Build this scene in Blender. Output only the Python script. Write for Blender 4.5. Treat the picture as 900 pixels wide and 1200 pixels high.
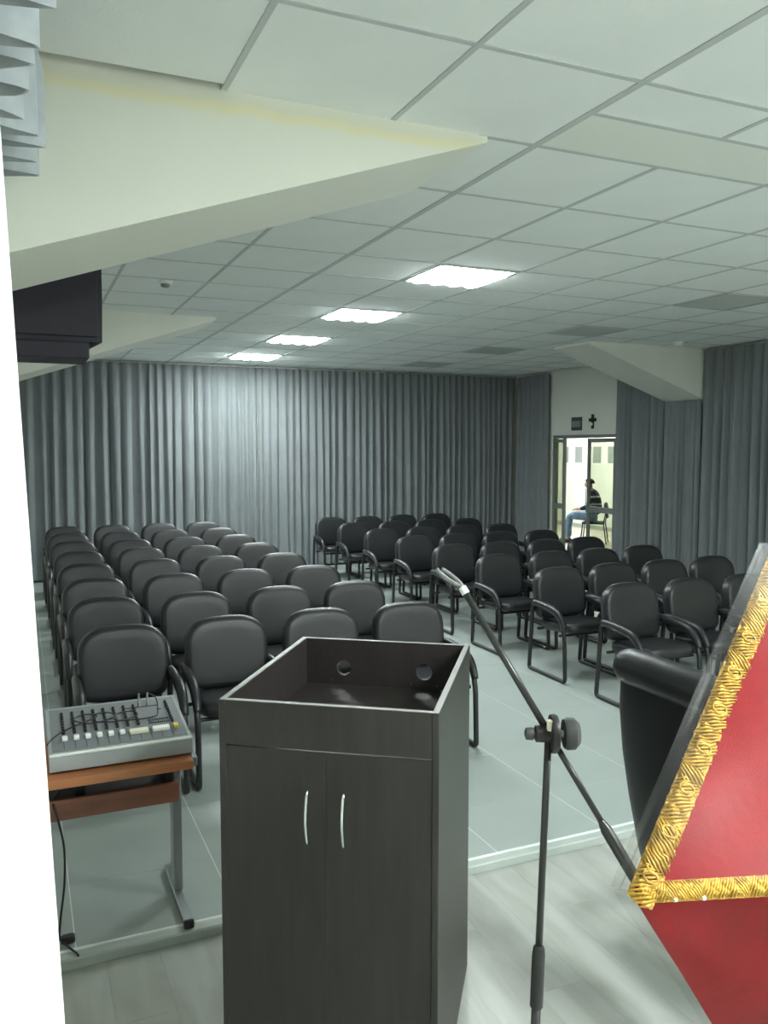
import bpy, math, random
from mathutils import Vector, Matrix
random.seed(7)
for o in list(bpy.data.objects): bpy.data.objects.remove(o)
S = bpy.context.scene
COL = S.collection
PI = math.pi

# ------------------------------------------------------------------ camera, world, exposure
H = 1.88                                   # eye above the tiled hall floor
cam = bpy.data.objects.new('camera', bpy.data.cameras.new('camera'))
COL.objects.link(cam)
cam.location = (0, 0, H)
cam.rotation_euler = (math.radians(90 - 4.3626), 0, math.radians(-23.7475))
cam.data.sensor_fit = 'VERTICAL'
cam.data.sensor_height = 24
cam.data.sensor_width = 18
cam.data.lens = 970 / 1200 * 24
cam.data.clip_start = 0.02
S.camera = cam
w = bpy.data.worlds.new('world'); S.world = w; w.use_nodes = True
w.node_tree.nodes['Background'].inputs[0].default_value = (0.6, 0.66, 0.68, 1)
w.node_tree.nodes['Background'].inputs[1].default_value = 0.05
S.view_settings.view_transform = 'Standard'
S.view_settings.look = 'None'
S.view_settings.gamma = 1
S.view_settings.use_curve_mapping = False
S.view_settings.exposure = 0.90
HALL_POWER = 29.0        # emission of the lit hall troffers
STAGE_POWER = 66.0       # emission of the troffer above the stage, behind the photographer
SIDE_POWER = 46.0        # emission of the lamp in the room beyond the glass door
TUBE_COL = (0.92, 1.0, 0.98)

# ------------------------------------------------------------------ materials
def nodes(name):
    m = bpy.data.materials.new(name); m.use_nodes = True
    nt = m.node_tree
    return m, nt, nt.nodes['Principled BSDF']

def mat(name, col, rough=0.5, metal=0.0, spec=0.5, var=0.0, vscale=8.0, bump=0.0, bscale=60.0,
        stretch=None, sheen=0.0, coat=0.0):
    m, nt, p = nodes(name)
    p.inputs['Roughness'].default_value = rough
    p.inputs['Metallic'].default_value = metal
    p.inputs['Specular IOR Level'].default_value = spec
    p.inputs['Sheen Weight'].default_value = sheen
    p.inputs['Coat Weight'].default_value = coat
    p.inputs['Base Color'].default_value = (*col, 1)
    tc = nt.nodes.new('ShaderNodeTexCoord')
    src = tc.outputs['Object']
    if stretch:
        mp = nt.nodes.new('ShaderNodeMapping'); mp.inputs['Scale'].default_value = stretch
        nt.links.new(src, mp.inputs[0]); src = mp.outputs[0]
    if var > 0:
        n = nt.nodes.new('ShaderNodeTexNoise'); n.inputs['Scale'].default_value = vscale
        n.inputs['Detail'].default_value = 5
        nt.links.new(src, n.inputs['Vector'])
        r = nt.nodes.new('ShaderNodeValToRGB')
        r.color_ramp.elements[0].position = 0.3; r.color_ramp.elements[1].position = 0.7
        r.color_ramp.elements[0].color = (*[c * (1 - var) for c in col], 1)
        r.color_ramp.elements[1].color = (*[min(1, c * (1 + var)) for c in col], 1)
        nt.links.new(n.outputs['Fac'], r.inputs[0]); nt.links.new(r.outputs[0], p.inputs['Base Color'])
    if bump > 0:
        n = nt.nodes.new('ShaderNodeTexNoise'); n.inputs['Scale'].default_value = bscale
        n.inputs['Detail'].default_value = 3
        nt.links.new(src, n.inputs['Vector'])
        b = nt.nodes.new('ShaderNodeBump'); b.inputs['Strength'].default_value = bump
        b.inputs['Distance'].default_value = 0.01
        nt.links.new(n.outputs['Fac'], b.inputs['Height']); nt.links.new(b.outputs[0], p.inputs['Normal'])
    return m

def emit(name, col, s):
    m, nt, p = nodes(name)
    p.inputs['Base Color'].default_value = (0.9, 0.9, 0.9, 1)
    p.inputs['Emission Color'].default_value = (*col, 1)
    p.inputs['Emission Strength'].default_value = s
    return m

def glassy(name, tint, alpha, rough=0.05):
    m = bpy.data.materials.new(name); m.use_nodes = True
    nt = m.node_tree; nt.nodes.clear()
    o = nt.nodes.new('ShaderNodeOutputMaterial'); mx = nt.nodes.new('ShaderNodeMixShader')
    t = nt.nodes.new('ShaderNodeBsdfTransparent'); g = nt.nodes.new('ShaderNodeBsdfGlossy')
    t.inputs[0].default_value = (*tint, 1); g.inputs['Roughness'].default_value = rough
    mx.inputs[0].default_value = alpha
    nt.links.new(t.outputs[0], mx.inputs[1]); nt.links.new(g.outputs[0], mx.inputs[2])
    nt.links.new(mx.outputs[0], o.inputs[0])
    return m

def wood_mat(name, c1, c2, rough, scale, stretch, coat=0.0, spec=0.5):
    m, nt, p = nodes(name)
    tc = nt.nodes.new('ShaderNodeTexCoord'); mp = nt.nodes.new('ShaderNodeMapping')
    mp.inputs['Scale'].default_value = stretch
    oi = nt.nodes.new('ShaderNodeObjectInfo')
    ad = nt.nodes.new('ShaderNodeVectorMath'); ad.operation = 'ADD'
    mu = nt.nodes.new('ShaderNodeMath'); mu.operation = 'MULTIPLY'; mu.inputs[1].default_value = 37.0
    nt.links.new(oi.outputs['Random'], mu.inputs[0])
    nt.links.new(tc.outputs['Object'], ad.inputs[0]); nt.links.new(mu.outputs[0], ad.inputs[1])
    nt.links.new(ad.outputs[0], mp.inputs[0])
    n = nt.nodes.new('ShaderNodeTexNoise'); n.inputs['Scale'].default_value = scale; n.inputs['Detail'].default_value = 6
    n.inputs['Distortion'].default_value = 0.6
    nt.links.new(mp.outputs[0], n.inputs['Vector'])
    r = nt.nodes.new('ShaderNodeValToRGB')
    r.color_ramp.elements[0].position = 0.32; r.color_ramp.elements[1].position = 0.68
    r.color_ramp.elements[0].color = (*c1, 1); r.color_ramp.elements[1].color = (*c2, 1)
    nt.links.new(n.outputs['Fac'], r.inputs[0]); nt.links.new(r.outputs[0], p.inputs['Base Color'])
    p.inputs['Roughness'].default_value = rough; p.inputs['Coat Weight'].default_value = coat
    p.inputs['Specular IOR Level'].default_value = spec
    return m

def beam_mat():
    # cream paint with an old yellow water stain along the upper edge of the face
    m, nt, p = nodes('cream_beam_paint')
    g = nt.nodes.new('ShaderNodeTexCoord')
    sep = nt.nodes.new('ShaderNodeSeparateXYZ'); nt.links.new(g.outputs['Object'], sep.inputs[0])
    n = nt.nodes.new('ShaderNodeTexNoise'); n.inputs['Scale'].default_value = 5; n.inputs['Detail'].default_value = 6
    nt.links.new(g.outputs['Object'], n.inputs['Vector'])
    ma = nt.nodes.new('ShaderNodeMath'); ma.operation = 'MULTIPLY_ADD'; ma.inputs[1].default_value = 0.07
    nt.links.new(n.outputs['Fac'], ma.inputs[0]); nt.links.new(sep.outputs['Z'], ma.inputs[2])
    r = nt.nodes.new('ShaderNodeValToRGB'); e = r.color_ramp.elements
    mr = nt.nodes.new('ShaderNodeMapRange'); mr.inputs[1].default_value = 3.02; mr.inputs[2].default_value = 3.20
    nt.links.new(ma.outputs[0], mr.inputs[0]); nt.links.new(mr.outputs[0], r.inputs[0])
    e[0].position = 0.0; e[0].color = (0.76, 0.77, 0.69, 1)
    e[1].position = 1.0; e[1].color = (0.76, 0.77, 0.69, 1)
    x = e.new(0.42); x.color = (0.76, 0.77, 0.68, 1)
    x = e.new(0.60); x.color = (0.78, 0.74, 0.50, 1)
    x = e.new(0.74); x.color = (0.73, 0.72, 0.60, 1)
    ge = nt.nodes.new('ShaderNodeNewGeometry'); sn = nt.nodes.new('ShaderNodeSeparateXYZ'); nt.links.new(ge.outputs['True Normal'], sn.inputs[0])
    lt = nt.nodes.new('ShaderNodeMath'); lt.operation = 'LESS_THAN'; lt.inputs[1].default_value = -0.5; nt.links.new(sn.outputs['Y'], lt.inputs[0])
    mx = nt.nodes.new('ShaderNodeMix'); mx.data_type = 'RGBA'; mx.inputs[6].default_value = (0.76, 0.77, 0.69, 1)
    nt.links.new(lt.outputs[0], mx.inputs[0]); nt.links.new(r.outputs[0], mx.inputs[7]); nt.links.new(mx.outputs[2], p.inputs['Base Color'])
    p.inputs['Roughness'].default_value = 0.75
    return m

M = {}
M['leather'] = mat('black_leatherette', (0.0140, 0.0152, 0.0172), 0.40, bump=0.05, bscale=220, var=0.1, vscale=4)
M['frame'] = mat('black_frame_paint', (0.012, 0.013, 0.014), 0.38)
M['stand'] = mat('stand_black_enamel', (0.028, 0.029, 0.028), 0.30)
M['knob'] = mat('dark_grey_rubber', (0.062, 0.066, 0.064), 0.5)
M['chrome'] = mat('chrome', (0.75, 0.77, 0.77), 0.12, 1.0)
M['steel'] = mat('brushed_steel', (0.42, 0.44, 0.45), 0.35, 1.0)
M['curtain'] = mat('grey_curtain_cloth', (0.162, 0.180, 0.187), 0.85, sheen=0.15, var=0.06, vscale=3, spec=0.2)
M['valance'] = mat('pale_grey_curtain_cloth', (0.50, 0.54, 0.57), 0.85, var=0.08, vscale=20, spec=0.2)
M['tile'] = mat('grey_porcelain', (0.365, 0.412, 0.392), 0.30, var=0.05, vscale=2.0, spec=0.45)
M['grout'] = mat('pale_grout', (0.72, 0.76, 0.72), 0.8)
M['edge'] = mat('white_edge_strip', (0.78, 0.82, 0.79), 0.4)
M['nosing'] = mat('grey_nosing', (0.42, 0.46, 0.43), 0.4, var=0.06, vscale=6)
M['plank'] = wood_mat('grey_laminate', (0.345, 0.35, 0.315), (0.455, 0.475, 0.44), 0.32, 3.0, (3.0, 0.6, 1.0), spec=0.45)
M['ctile'] = mat('ceiling_tile_mineral', (0.84, 0.875, 0.865), 0.9, bump=0.08, bscale=90, var=0.02, vscale=3)
M['ccream'] = mat('ceiling_panel_cream', (0.79, 0.82, 0.775), 0.8)
M['cgrid'] = mat('ceiling_grid_metal', (0.52, 0.55, 0.55), 0.6)
M['dark'] = mat('dark_void', (0.02, 0.02, 0.02), 0.9)
M['wall'] = mat('off_white_plaster', (0.60, 0.62, 0.56), 0.8, var=0.03, vscale=2)
M['beam'] = beam_mat()
M['white'] = mat('white_board', (0.90, 0.91, 0.88), 0.5)
M['lect'] = wood_mat('dark_wenge_melamine', (0.020, 0.018, 0.0155), (0.029, 0.027, 0.0235), 0.42, 5.0, (6, 6, 0.7))
M['lectedge'] = mat('pale_edge_band', (0.16, 0.155, 0.145), 0.4)  # strips on the lectern's top edges, paler than its boards
M['lectin'] = wood_mat('dark_wenge_inside', (0.018, 0.0135, 0.013), (0.026, 0.020, 0.019), 0.60, 5.0, (6, 6, 0.7))
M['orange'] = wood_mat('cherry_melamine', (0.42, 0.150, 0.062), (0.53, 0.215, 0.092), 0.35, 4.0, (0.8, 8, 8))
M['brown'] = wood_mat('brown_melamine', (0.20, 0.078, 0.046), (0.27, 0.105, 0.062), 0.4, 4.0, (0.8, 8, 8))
M['greypl'] = mat('grey_plastic', (0.22, 0.23, 0.235), 0.45)
M['blackpl'] = mat('black_plastic', (0.018, 0.018, 0.019), 0.45)
M['mixer'] = mat('silver_paint', (0.40, 0.43, 0.44), 0.38, 0.35)
M['mixdark'] = mat('slate_panel', (0.20, 0.215, 0.225), 0.5, 0.1)
M['whitepl'] = mat('white_plastic', (0.85, 0.86, 0.82), 0.5)
M['ivory'] = mat('ivory_tape', (0.82, 0.78, 0.62), 0.6)
M['yellow'] = mat('yellow_plastic', (0.75, 0.60, 0.10), 0.5)
M['red'] = mat('red_velvet', (0.29, 0.0055, 0.0105), 0.8, sheen=0.03, var=0.2, vscale=6, spec=0.25, bump=0.2, bscale=25)
M['gold'] = mat('gold_thread', (0.62, 0.37, 0.062), 0.45, 0.35, var=0.35, vscale=60, bump=0.4, bscale=150)
M['plastic'] = glassy('clear_plastic', (0.95, 0.95, 0.94), 0.009, 0.36)
M['speaker'] = mat('speaker_cloth_black', (0.030, 0.027, 0.040), 0.7, bump=0.1, bscale=300)
M['glass'] = glassy('door_glass', (0.74, 0.76, 0.68), 0.06, 0.03)
M['alu'] = mat('dull_aluminium', (0.25, 0.27, 0.26), 0.45, 0.5)
M['sign'] = mat('dark_green_sign', (0.045, 0.06, 0.055), 0.5)
M['signpale'] = mat('pale_green_sign', (0.16, 0.20, 0.18), 0.5)
M['swall'] = mat('white_side_room_paint', (0.86, 0.88, 0.84), 0.8)
M['sfloor'] = mat('side_room_floor', (0.55, 0.52, 0.44), 0.4, var=0.1, vscale=2)
M['sglass'] = mat('frosted_grey_pane', (0.30, 0.33, 0.33), 0.4)
M['skin'] = mat('skin', (0.42, 0.25, 0.18), 0.55)
M['hair'] = mat('black_hair', (0.010, 0.009, 0.009), 0.5)
M['denim'] = mat('blue_denim', (0.15, 0.24, 0.36), 0.8, var=0.25, vscale=12)
M['shoe'] = mat('dark_shoe', (0.03, 0.028, 0.028), 0.5)
M['poster'] = mat('dull_red_poster', (0.16, 0.06, 0.06), 0.6, var=0.6, vscale=6)
M['lamp_hall'] = emit('lit_tube_hall', TUBE_COL, HALL_POWER)
M['lamp_last'] = emit('lit_tube_by_curtain', TUBE_COL, HALL_POWER * 2.5)
M['lamp_stage'] = emit('lit_tube_stage', (0.92, 1.0, 0.99), STAGE_POWER)
M['lamp_side'] = emit('lit_tube_side', (0.95, 1.0, 0.97), SIDE_POWER)
M['vent'] = mat('grey_vent_paint', (0.44, 0.47, 0.46), 0.6)
M['ventback'] = mat('vent_plenum', (0.20, 0.215, 0.215), 0.8)

def striped():
    m, nt, p = nodes('navy_white_striped_knit')
    tc = nt.nodes.new('ShaderNodeTexCoord'); sep = nt.nodes.new('ShaderNodeSeparateXYZ')
    nt.links.new(tc.outputs['Object'], sep.inputs[0])
    mu = nt.nodes.new('ShaderNodeMath'); mu.operation = 'MULTIPLY'; mu.inputs[1].default_value = 42
    si = nt.nodes.new('ShaderNodeMath'); si.operation = 'SINE'
    nt.links.new(sep.outputs['Z'], mu.inputs[0]); nt.links.new(mu.outputs[0], si.inputs[0])
    r = nt.nodes.new('ShaderNodeValToRGB'); r.color_ramp.interpolation = 'CONSTANT'
    r.color_ramp.elements[0].color = (0.012, 0.016, 0.05, 1)
    r.color_ramp.elements[1].position = 0.72; r.color_ramp.elements[1].color = (0.6, 0.62, 0.66, 1)
    nt.links.new(si.outputs[0], r.inputs[0]); nt.links.new(r.outputs[0], p.inputs['Base Color'])
    p.inputs['Roughness'].default_value = 0.85
    return m
M['stripe'] = striped()

# ------------------------------------------------------------------ mesh helpers
class G:
    def __init__(s): s.v = []; s.f = []
    def add(s, vs, fs):
        b = len(s.v); s.v += [tuple(v) for v in vs]; s.f += [tuple(i + b for i in f) for f in fs]; return s
    def box(s, x0, x1, y0, y1, z0, z1):
        return s.add([(x0, y0, z0), (x1, y0, z0), (x1, y1, z0), (x0, y1, z0), (x0, y0, z1), (x1, y0, z1), (x1, y1, z1), (x0, y1, z1)],
                     [(0, 3, 2, 1), (4, 5, 6, 7), (0, 1, 5, 4), (1, 2, 6, 5), (2, 3, 7, 6), (3, 0, 4, 7)])
    def bbox(s, x0, x1, y0, y1, z0, z1, b=0.004):
        # box with chamfered edges: three nested box outlines lofted
        def ring(i, z):
            return [(x0 + i, y0, z), (x1 - i, y0, z), (x1, y0 + i, z), (x1, y1 - i, z), (x1 - i, y1, z), (x0 + i, y1, z), (x0, y1 - i, z), (x0, y0 + i, z)]
        def inset(i, z):
            return [(x0 + i, y0 + i, z), (x1 - i, y0 + i, z), (x1 - i, y0 + i, z), (x1 - i, y1 - i, z), (x1 - i, y1 - i, z), (x0 + i, y1 - i, z), (x0 + i, y1 - i, z), (x0 + i, y0 + i, z)]
        def ins(i, z, k):
            return [(x0 + i + k, y0 + k, z), (x1 - i - k, y0 + k, z), (x1 - k, y0 + i + k, z), (x1 - k, y1 - i - k, z), (x1 - i - k, y1 - k, z), (x0 + i + k, y1 - k, z), (x0 + k, y1 - i - k, z), (x0 + k, y0 + i + k, z)]
        return s.loft([ins(b, z0, b), ring(b, z0 + b), ring(b, z1 - b), ins(b, z1, b)])
    def loft(s, rings, cap0=True, cap1=True, closed=True):
        n = len(rings[0]); b = len(s.v)
        for r in rings: s.v += [tuple(p) for p in r]
        m = n if closed else n - 1
        for k in range(len(rings) - 1):
            for i in range(m):
                j = (i + 1) % n
                s.f.append((b + k * n + i, b + k * n + j, b + (k + 1) * n + j, b + (k + 1) * n + i))
        if cap0: s.f.append(tuple(b + i for i in range(n))[::-1])
        if cap1: s.f.append(tuple(b + (len(rings) - 1) * n + i for i in range(n)))
        return s
    def tube(s, pts, r, n=10, sx=1.0, sy=1.0, closed=False):
        pts = [Vector(p) for p in pts]; N = len(pts)
        rs = r if isinstance(r, (list, tuple)) else [r] * N
        t0 = (pts[1] - pts[0]).normalized()
        ref = Vector((1, 0, 0)) if abs(t0.x) < 0.9 else Vector((0, 0, 1))
        a = (ref - t0 * ref.dot(t0)).normalized()
        rings = []
        for i in range(N):
            if closed: t = (pts[(i + 1) % N] - pts[i - 1]).normalized()
            else: t = (pts[min(i + 1, N - 1)] - pts[max(i - 1, 0)]).normalized()
            a = (a - t * a.dot(t)).normalized(); c = t.cross(a)
            rings.append([pts[i] + a * (math.cos(2 * PI * k / n) * rs[i] * sx) + c * (math.sin(2 * PI * k / n) * rs[i] * sy) for k in range(n)])
        if closed: rings.append(rings[0])
        return s.loft(rings, not closed, not closed)
    def lathe(s, prof, n=20, o=(0, 0, 0), axis='z'):
        rings = []
        for r, h in prof:
            ring = []
            for k in range(n):
                a = 2 * PI * k / n; x, y = r * math.cos(a), r * math.sin(a)
                p = {'z': (x, y, h), 'x': (h, x, y), 'y': (y, h, x)}[axis]
                ring.append((p[0] + o[0], p[1] + o[1], p[2] + o[2]))
            rings.append(ring)
        return s.loft(rings)
    def grid(s, fn, nu, nv):
        b = len(s.v)
        for j in range(nv + 1):
            for i in range(nu + 1): s.v.append(tuple(fn(i / nu, j / nv)))
        for j in range(nv):
            for i in range(nu):
                a = b + j * (nu + 1) + i; s.f.append((a, a + 1, a + nu + 2, a + nu + 1))
        return s
    def xf(s, mtx): s.v = [tuple(mtx @ Vector(p)) for p in s.v]; return s
    def mesh(s, name, m, smooth=False):
        me = bpy.data.meshes.new(name); me.from_pydata(s.v, [], s.f); me.validate()
        import bmesh
        bm = bmesh.new(); bm.from_mesh(me); bmesh.ops.recalc_face_normals(bm, faces=bm.faces[:]); bm.to_mesh(me); bm.free()
        me.materials.append(M[m] if isinstance(m, str) else m)
        if smooth is True:
            me.shade_smooth()
        elif smooth:
            me.shade_smooth(); me.set_sharp_from_angle(angle=math.radians(smooth))
        return me
    def obj(s, name, m, parent=None, smooth=False):
        return link(name, s.mesh(name, m, smooth), parent)

def link(name, me, parent=None, loc=None):
    o = bpy.data.objects.new(name, me); COL.objects.link(o)
    if parent is not None: o.parent = parent
    if loc is not None: o.location = loc
    return o
def tag(o, label, cat, group=None):
    o['label'] = label; o['category'] = cat
    if group: o['group'] = group
    return o
def thing(name, label, cat, loc=(0, 0, 0), rz=0, group=None):
    o = link(name, None); o.location = loc; o.rotation_euler = (0, 0, rz)
    return tag(o, label, cat, group)
def struct(o): o['kind'] = 'structure'; return o
def dup(root, loc, rz, label):
    r = root.copy(); COL.objects.link(r); r.location = loc; r.rotation_euler = (0, 0, rz); r['label'] = label
    for ch in list(root.children):
        c = ch.copy(); COL.objects.link(c); c.parent = r
        for g in list(ch.children):
            d = g.copy(); COL.objects.link(d); d.parent = c
    return r
def fillet(pts, rad, n=5, closed=False):
    pts = [Vector(p) for p in pts]; out = []; N = len(pts)
    for i in range(N):
        if not closed and i in (0, N - 1): out.append(pts[i]); continue
        p, a, b = pts[i], pts[i - 1], pts[(i + 1) % N]
        da, db = (a - p), (b - p)
        r = min(rad, da.length * 0.48, db.length * 0.48)
        A = p + da.normalized() * r; B = p + db.normalized() * r
        for k in range(n + 1):
            t = k / n; out.append(A * (1 - t) ** 2 + p * 2 * t * (1 - t) + B * t * t)
    return out
def smooth_path(pts, n=6):
    pts = [Vector(p) for p in pts]; P = [pts[0]] + pts + [pts[-1]]; out = []
    for i in range(1, len(P) - 2):
        for k in range(n):
            t = k / n; a, b, c, d = P[i - 1], P[i], P[i + 1], P[i + 2]
            out.append(0.5 * ((2 * b) + (c - a) * t + (2 * a - 5 * b + 4 * c - d) * t * t + (3 * b - a - 3 * c + d) * t ** 3))
    out.append(pts[-1]); return out
def sup(a, e):
    c, s_ = math.cos(a), math.sin(a)
    return math.copysign(abs(c) ** (2 / e), c), math.copysign(abs(s_) ** (2 / e), s_)

# ------------------------------------------------------------------ the setting
XL, XR, YB, YF, CZ, WZ = -0.35, 8.10, 12.64, -2.4, 3.15, -0.04
DY0, DY1, DZ = 9.83, 11.47, 2.10        # opening of the glass door in the right wall
EDGE = 3.14                             # front edge of the tiled hall floor

# tiled floor: dark bed, pale grout strips, tiles
fl = struct(G().box(XL, XR, EDGE + 0.012, YB, -0.04, -0.0007).obj('floor', 'grout'))
TP = 0.617
xs = [XL] + [0.14 + TP * k for k in range(0, 13)] + [XR]
ys = [3.205, 3.68] + [3.68 + TP * k for k in range(1, 15)] + [YB]
unit_tile = {}
for i in range(len(xs) - 1):
    for j in range(len(ys) - 1):
        wx, wy = round(xs[i + 1] - xs[i], 4), round(ys[j + 1] - ys[j], 4)
        k = (wx, wy)
        if k not in unit_tile:
            g, h = 0.0024, 0.0011
            unit_tile[k] = G().box(g, wx - g, h, wy - h, -0.0006, 0.0).mesh('floor_tile', 'tile')
        link('floor_tile', unit_tile[k], fl, (xs[i], ys[j], 0))
G().bbox(XL, XR, 3.192, 3.208, -0.0006, 0.0018, 0.0006).obj('edge_strip', 'edge', fl)
G().bbox(XL, XR, EDGE, 3.194, -0.045, 0.0, 0.006).obj('nosing', 'nosing', fl)
# laminate floor of the speaker's end
sf = struct(G().box(XL, XR, YF, EDGE + 0.012, -0.10, WZ - 0.008).obj('floor_stage', 'dark'))
pw, pl = 0.197, 1.29
x = XL; i = 0; pm = {}
while x < 4.6:
    y = YF - (i * 0.43) % pl
    while y < EDGE:
        y0, y1 = max(y, YF), min(y + pl, EDGE)
        if y1 - y0 > 0.02:
            k = round(y1 - y0, 3)
            if k not in pm: pm[k] = G().box(0.0003, pw - 0.0003, 0.0003, k - 0.0003, -0.008, 0).mesh('floor_plank', 'plank')
            link('floor_plank', pm[k], sf, (x, y0, WZ))
        y += pl
    x += pw; i += 1
gs = G()
while x < XR:
    gs.box(x, min(XR, x + pw - 0.001), YF, EDGE, WZ - 0.008, WZ); x += pw
o = gs.obj('plank_field', 'plank', sf); o['kind'] = 'stuff'

# walls
struct(G().box(XL, XR, YB, YB + 0.1, -0.1, 3.3).obj('wall_back', 'wall'))
struct(G().box(XL, XR, YF - 0.1, YF, -0.1, 3.3).obj('wall_front', 'wall'))
struct(G().box(XL - 0.1, XL, YF, YB, -0.1, 3.3).obj('wall_left', 'wall'))
wr = G().box(XR, XR + 0.12, YF, DY0, -0.1, 3.3).box(XR, XR + 0.12, DY1, YB, -0.1, 3.3).box(XR, XR + 0.12, DY0, DY1, DZ, 3.3)
struct(wr.obj('wall_right', 'wall'))

# suspended ceiling
ce = struct(G().box(XL, XR, YF, YB, 3.22, 3.30).obj('ceiling', 'dark'))
cx = [XL] + [0.045 + 0.6615 * k for k in range(0, 13)]
cx = [c for c in cx if c < XR - 0.1] + [XR]
ya = [3.73, 4.44, 5.165]
yb = [5.165 + 0.646 * k for k in range(1, 12)]
yn = [3.03, 2.37, 1.71, 1.05, 0.39, -0.27, -0.93, -1.59]
cy = sorted([YF] + yn + ya + [y for y in yb if y < YB - 0.1] + [YB])
cm = {}
LITX = (2.691, 3.353); VENTX = (5.337, 5.999)
def near(a, b): return abs(a - b) < 0.03
lit_y = [5.165 + 0.646 * k for k in (0, 3, 6, 9)]
stage_lamps = [(2.03, -0.27), (0.045 + 0.6615 * 7, -0.27), (2.03, -1.59)]
for i in range(len(cx) - 1):
    for j in range(len(cy) - 1):
        x0, x1, y0, y1 = cx[i], cx[i + 1], cy[j], cy[j + 1]
        if (near(x0, LITX[0]) or near(x0, VENTX[0])) and any(near(y0, l) for l in lit_y): continue
        if any(near(x0, a) and near(y0, b) for a, b in stage_lamps): continue
        if near(y0, 3.03) and x1 < 1.5: continue                       # the beam takes this bay
        material = 'ctile'
        if near(y0, 2.37) and near(x1, 0.045 + 0.6615) : y1 -= 0.045   # the tile sits short of the beam: open slit
        parts = [(x0, x1, y0, y1, material)]
        if near(y0, 2.37) and x0 > 1.9:
            parts = [(x0, x1, 2.37, 2.66, 'ctile')]
            if i % 2 == 0 and i + 2 < len(cx): parts.append((x0, cx[i + 2], 2.66, y1, 'ccream'))
            elif i % 2 == 0: parts.append((x0, x1, 2.66, y1, 'ccream'))
        for (a, b, c, d, mt) in parts:
            k = (round(b - a, 3), round(d - c, 3), mt)
            if k not in cm:
                g = 0.010
                cm[k] = G().box(g, k[0] - g, g, k[1] - g, 0.004, 0.02).mesh('ceiling_tile', mt)
            link('ceiling_tile', cm[k], ce, (a, c, CZ))
for c in cx[1:-1]:
    r_ = 0.016 if near(c, 2.03) else 0.011
    segs = ((YF, 3.02), (3.74, YB)) if c < 1.7 else ((YF, YB),)
    if c > 2.1 and cx.index(c) % 2 == 1: segs = ((YF, 2.66), (3.03, YB))     # the cream panels span two bays
    for (a, b) in segs:
        # leave the lit and vent bays alone: the bars run along their rims
        G().box(c - r_, c + r_, a, b, CZ, CZ + 0.03).obj('grid_bar', 'cgrid', ce)
for c in cy[1:-1]:
    for (a, b) in ((1.75, XR),) if 2.9 < c < 3.8 else ((XL, XR),):
        G().box(a, b, c - 0.011, c + 0.011, CZ + 0.0006, CZ + 0.03).obj('grid_bar', 'cgrid', ce)
G().box(2.03, XR, 2.65, 2.672, CZ + 0.0006, CZ + 0.03).obj('grid_bar', 'cgrid', ce)

# haunched beams of the two portal frames
M['beamplain'] = mat('cream_beam_paint_clean', (0.72, 0.73, 0.66), 0.75, var=0.03, vscale=3)
def haunch(y0, y1, side, m='beamplain'):
    if side < 0: pr = [(XL, 3.20), (1.79, 3.20), (1.79, 3.128), (XL, 3.128 - (1.79 - XL) * 0.3385)]
    else: pr = [(XR, 3.20), (6.22, 3.20), (6.22, 3.128), (XR, 3.128 - (XR - 6.22) * 0.3385)]
    g = G().loft([[(x, y0, z) for x, z in pr], [(x, y1, z) for x, z in pr]])
    return struct(g.obj('haunched_beam', m))
haunch(3.02, 3.75, -1, 'beam'); haunch(3.02, 3.75, 1); haunch(8.12, 8.80, -1); haunch(8.12, 8.80, 1)

# ------------------------------------------------------------------ ceiling fittings
def troffer(x0, y0, sx, sy, mlamp, label, group):
    t = thing('ceiling_light', label, 'ceiling light', (x0 + sx / 2, y0 + sy / 2, CZ), 0, group)
    hx, hy = sx / 2 - 0.014, sy / 2 - 0.014
    g = G()
    for a in (-1, 1):
        g.box(min(a * hx, a * (hx - 0.02)), max(a * hx, a * (hx - 0.02)), -hy, hy, -0.004, 0.06)
        g.box(-hx + 0.02, hx - 0.02, min(a * hy, a * (hy - 0.02)), max(a * hy, a * (hy - 0.02)), -0.004, 0.06)
    g.obj('frame', 'cgrid', t)
    G().box(-hx, hx, -hy, hy, 0.03, 0.036).obj('reflector', 'cgrid', t)
    wd = (2 * hx - 0.04) / 4
    for k in range(4):
        c = -hx + 0.02 + wd * (k + 0.5)
        L = hy - 0.03; rw = wd * 0.44
        out = [(rw * math.cos(PI * q / 10), L - rw * 1.3 + rw * 1.3 * math.sin(PI * q / 10)) for q in range(11)]
        out += [(-px, -py) for px, py in out]
        rings = [[(c + px * k_, py * (1 - (1 - k_) * 0.25), z_) for px, py in out] for z_, k_ in ((0.03, 1.0), (-0.004, 1.0), (-0.018, 0.86), (-0.024, 0.5))]
        G().loft(rings).obj('tube_cell', mlamp, t, 40)
    return t
nm = ['nearest and largest lit ceiling light of the row', 'second lit ceiling light from the stage', 'third lit ceiling light from the stage', 'farthest lit ceiling light, close to the back curtain']
for k, l in enumerate(lit_y):
    troffer(LITX[0], l, LITX[1] - LITX[0], 0.646, 'lamp_last' if k == 3 else 'lamp_hall', 'bright four-tube ' + nm[k], 'lit ceiling lights in a row')
sn = ['four-tube ceiling light above the speaker end, just behind the camera', 'four-tube ceiling light above the speaker end, towards the right wall', 'four-tube ceiling light above the speaker end, closest to the rear wall']
for k, (a, b) in enumerate(stage_lamps):
    troffer(a, b, 0.66, 0.66, 'lamp_stage', sn[k], 'stage ceiling lights')
vn = ['nearest grey ceiling grille, by the right curtain', 'second grey ceiling grille from the stage, left of the beam tip', 'third grey ceiling grille from the stage', 'farthest grey ceiling grille, close to the back curtain']
vm_frame = vm_back = vm_slat = None
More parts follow.
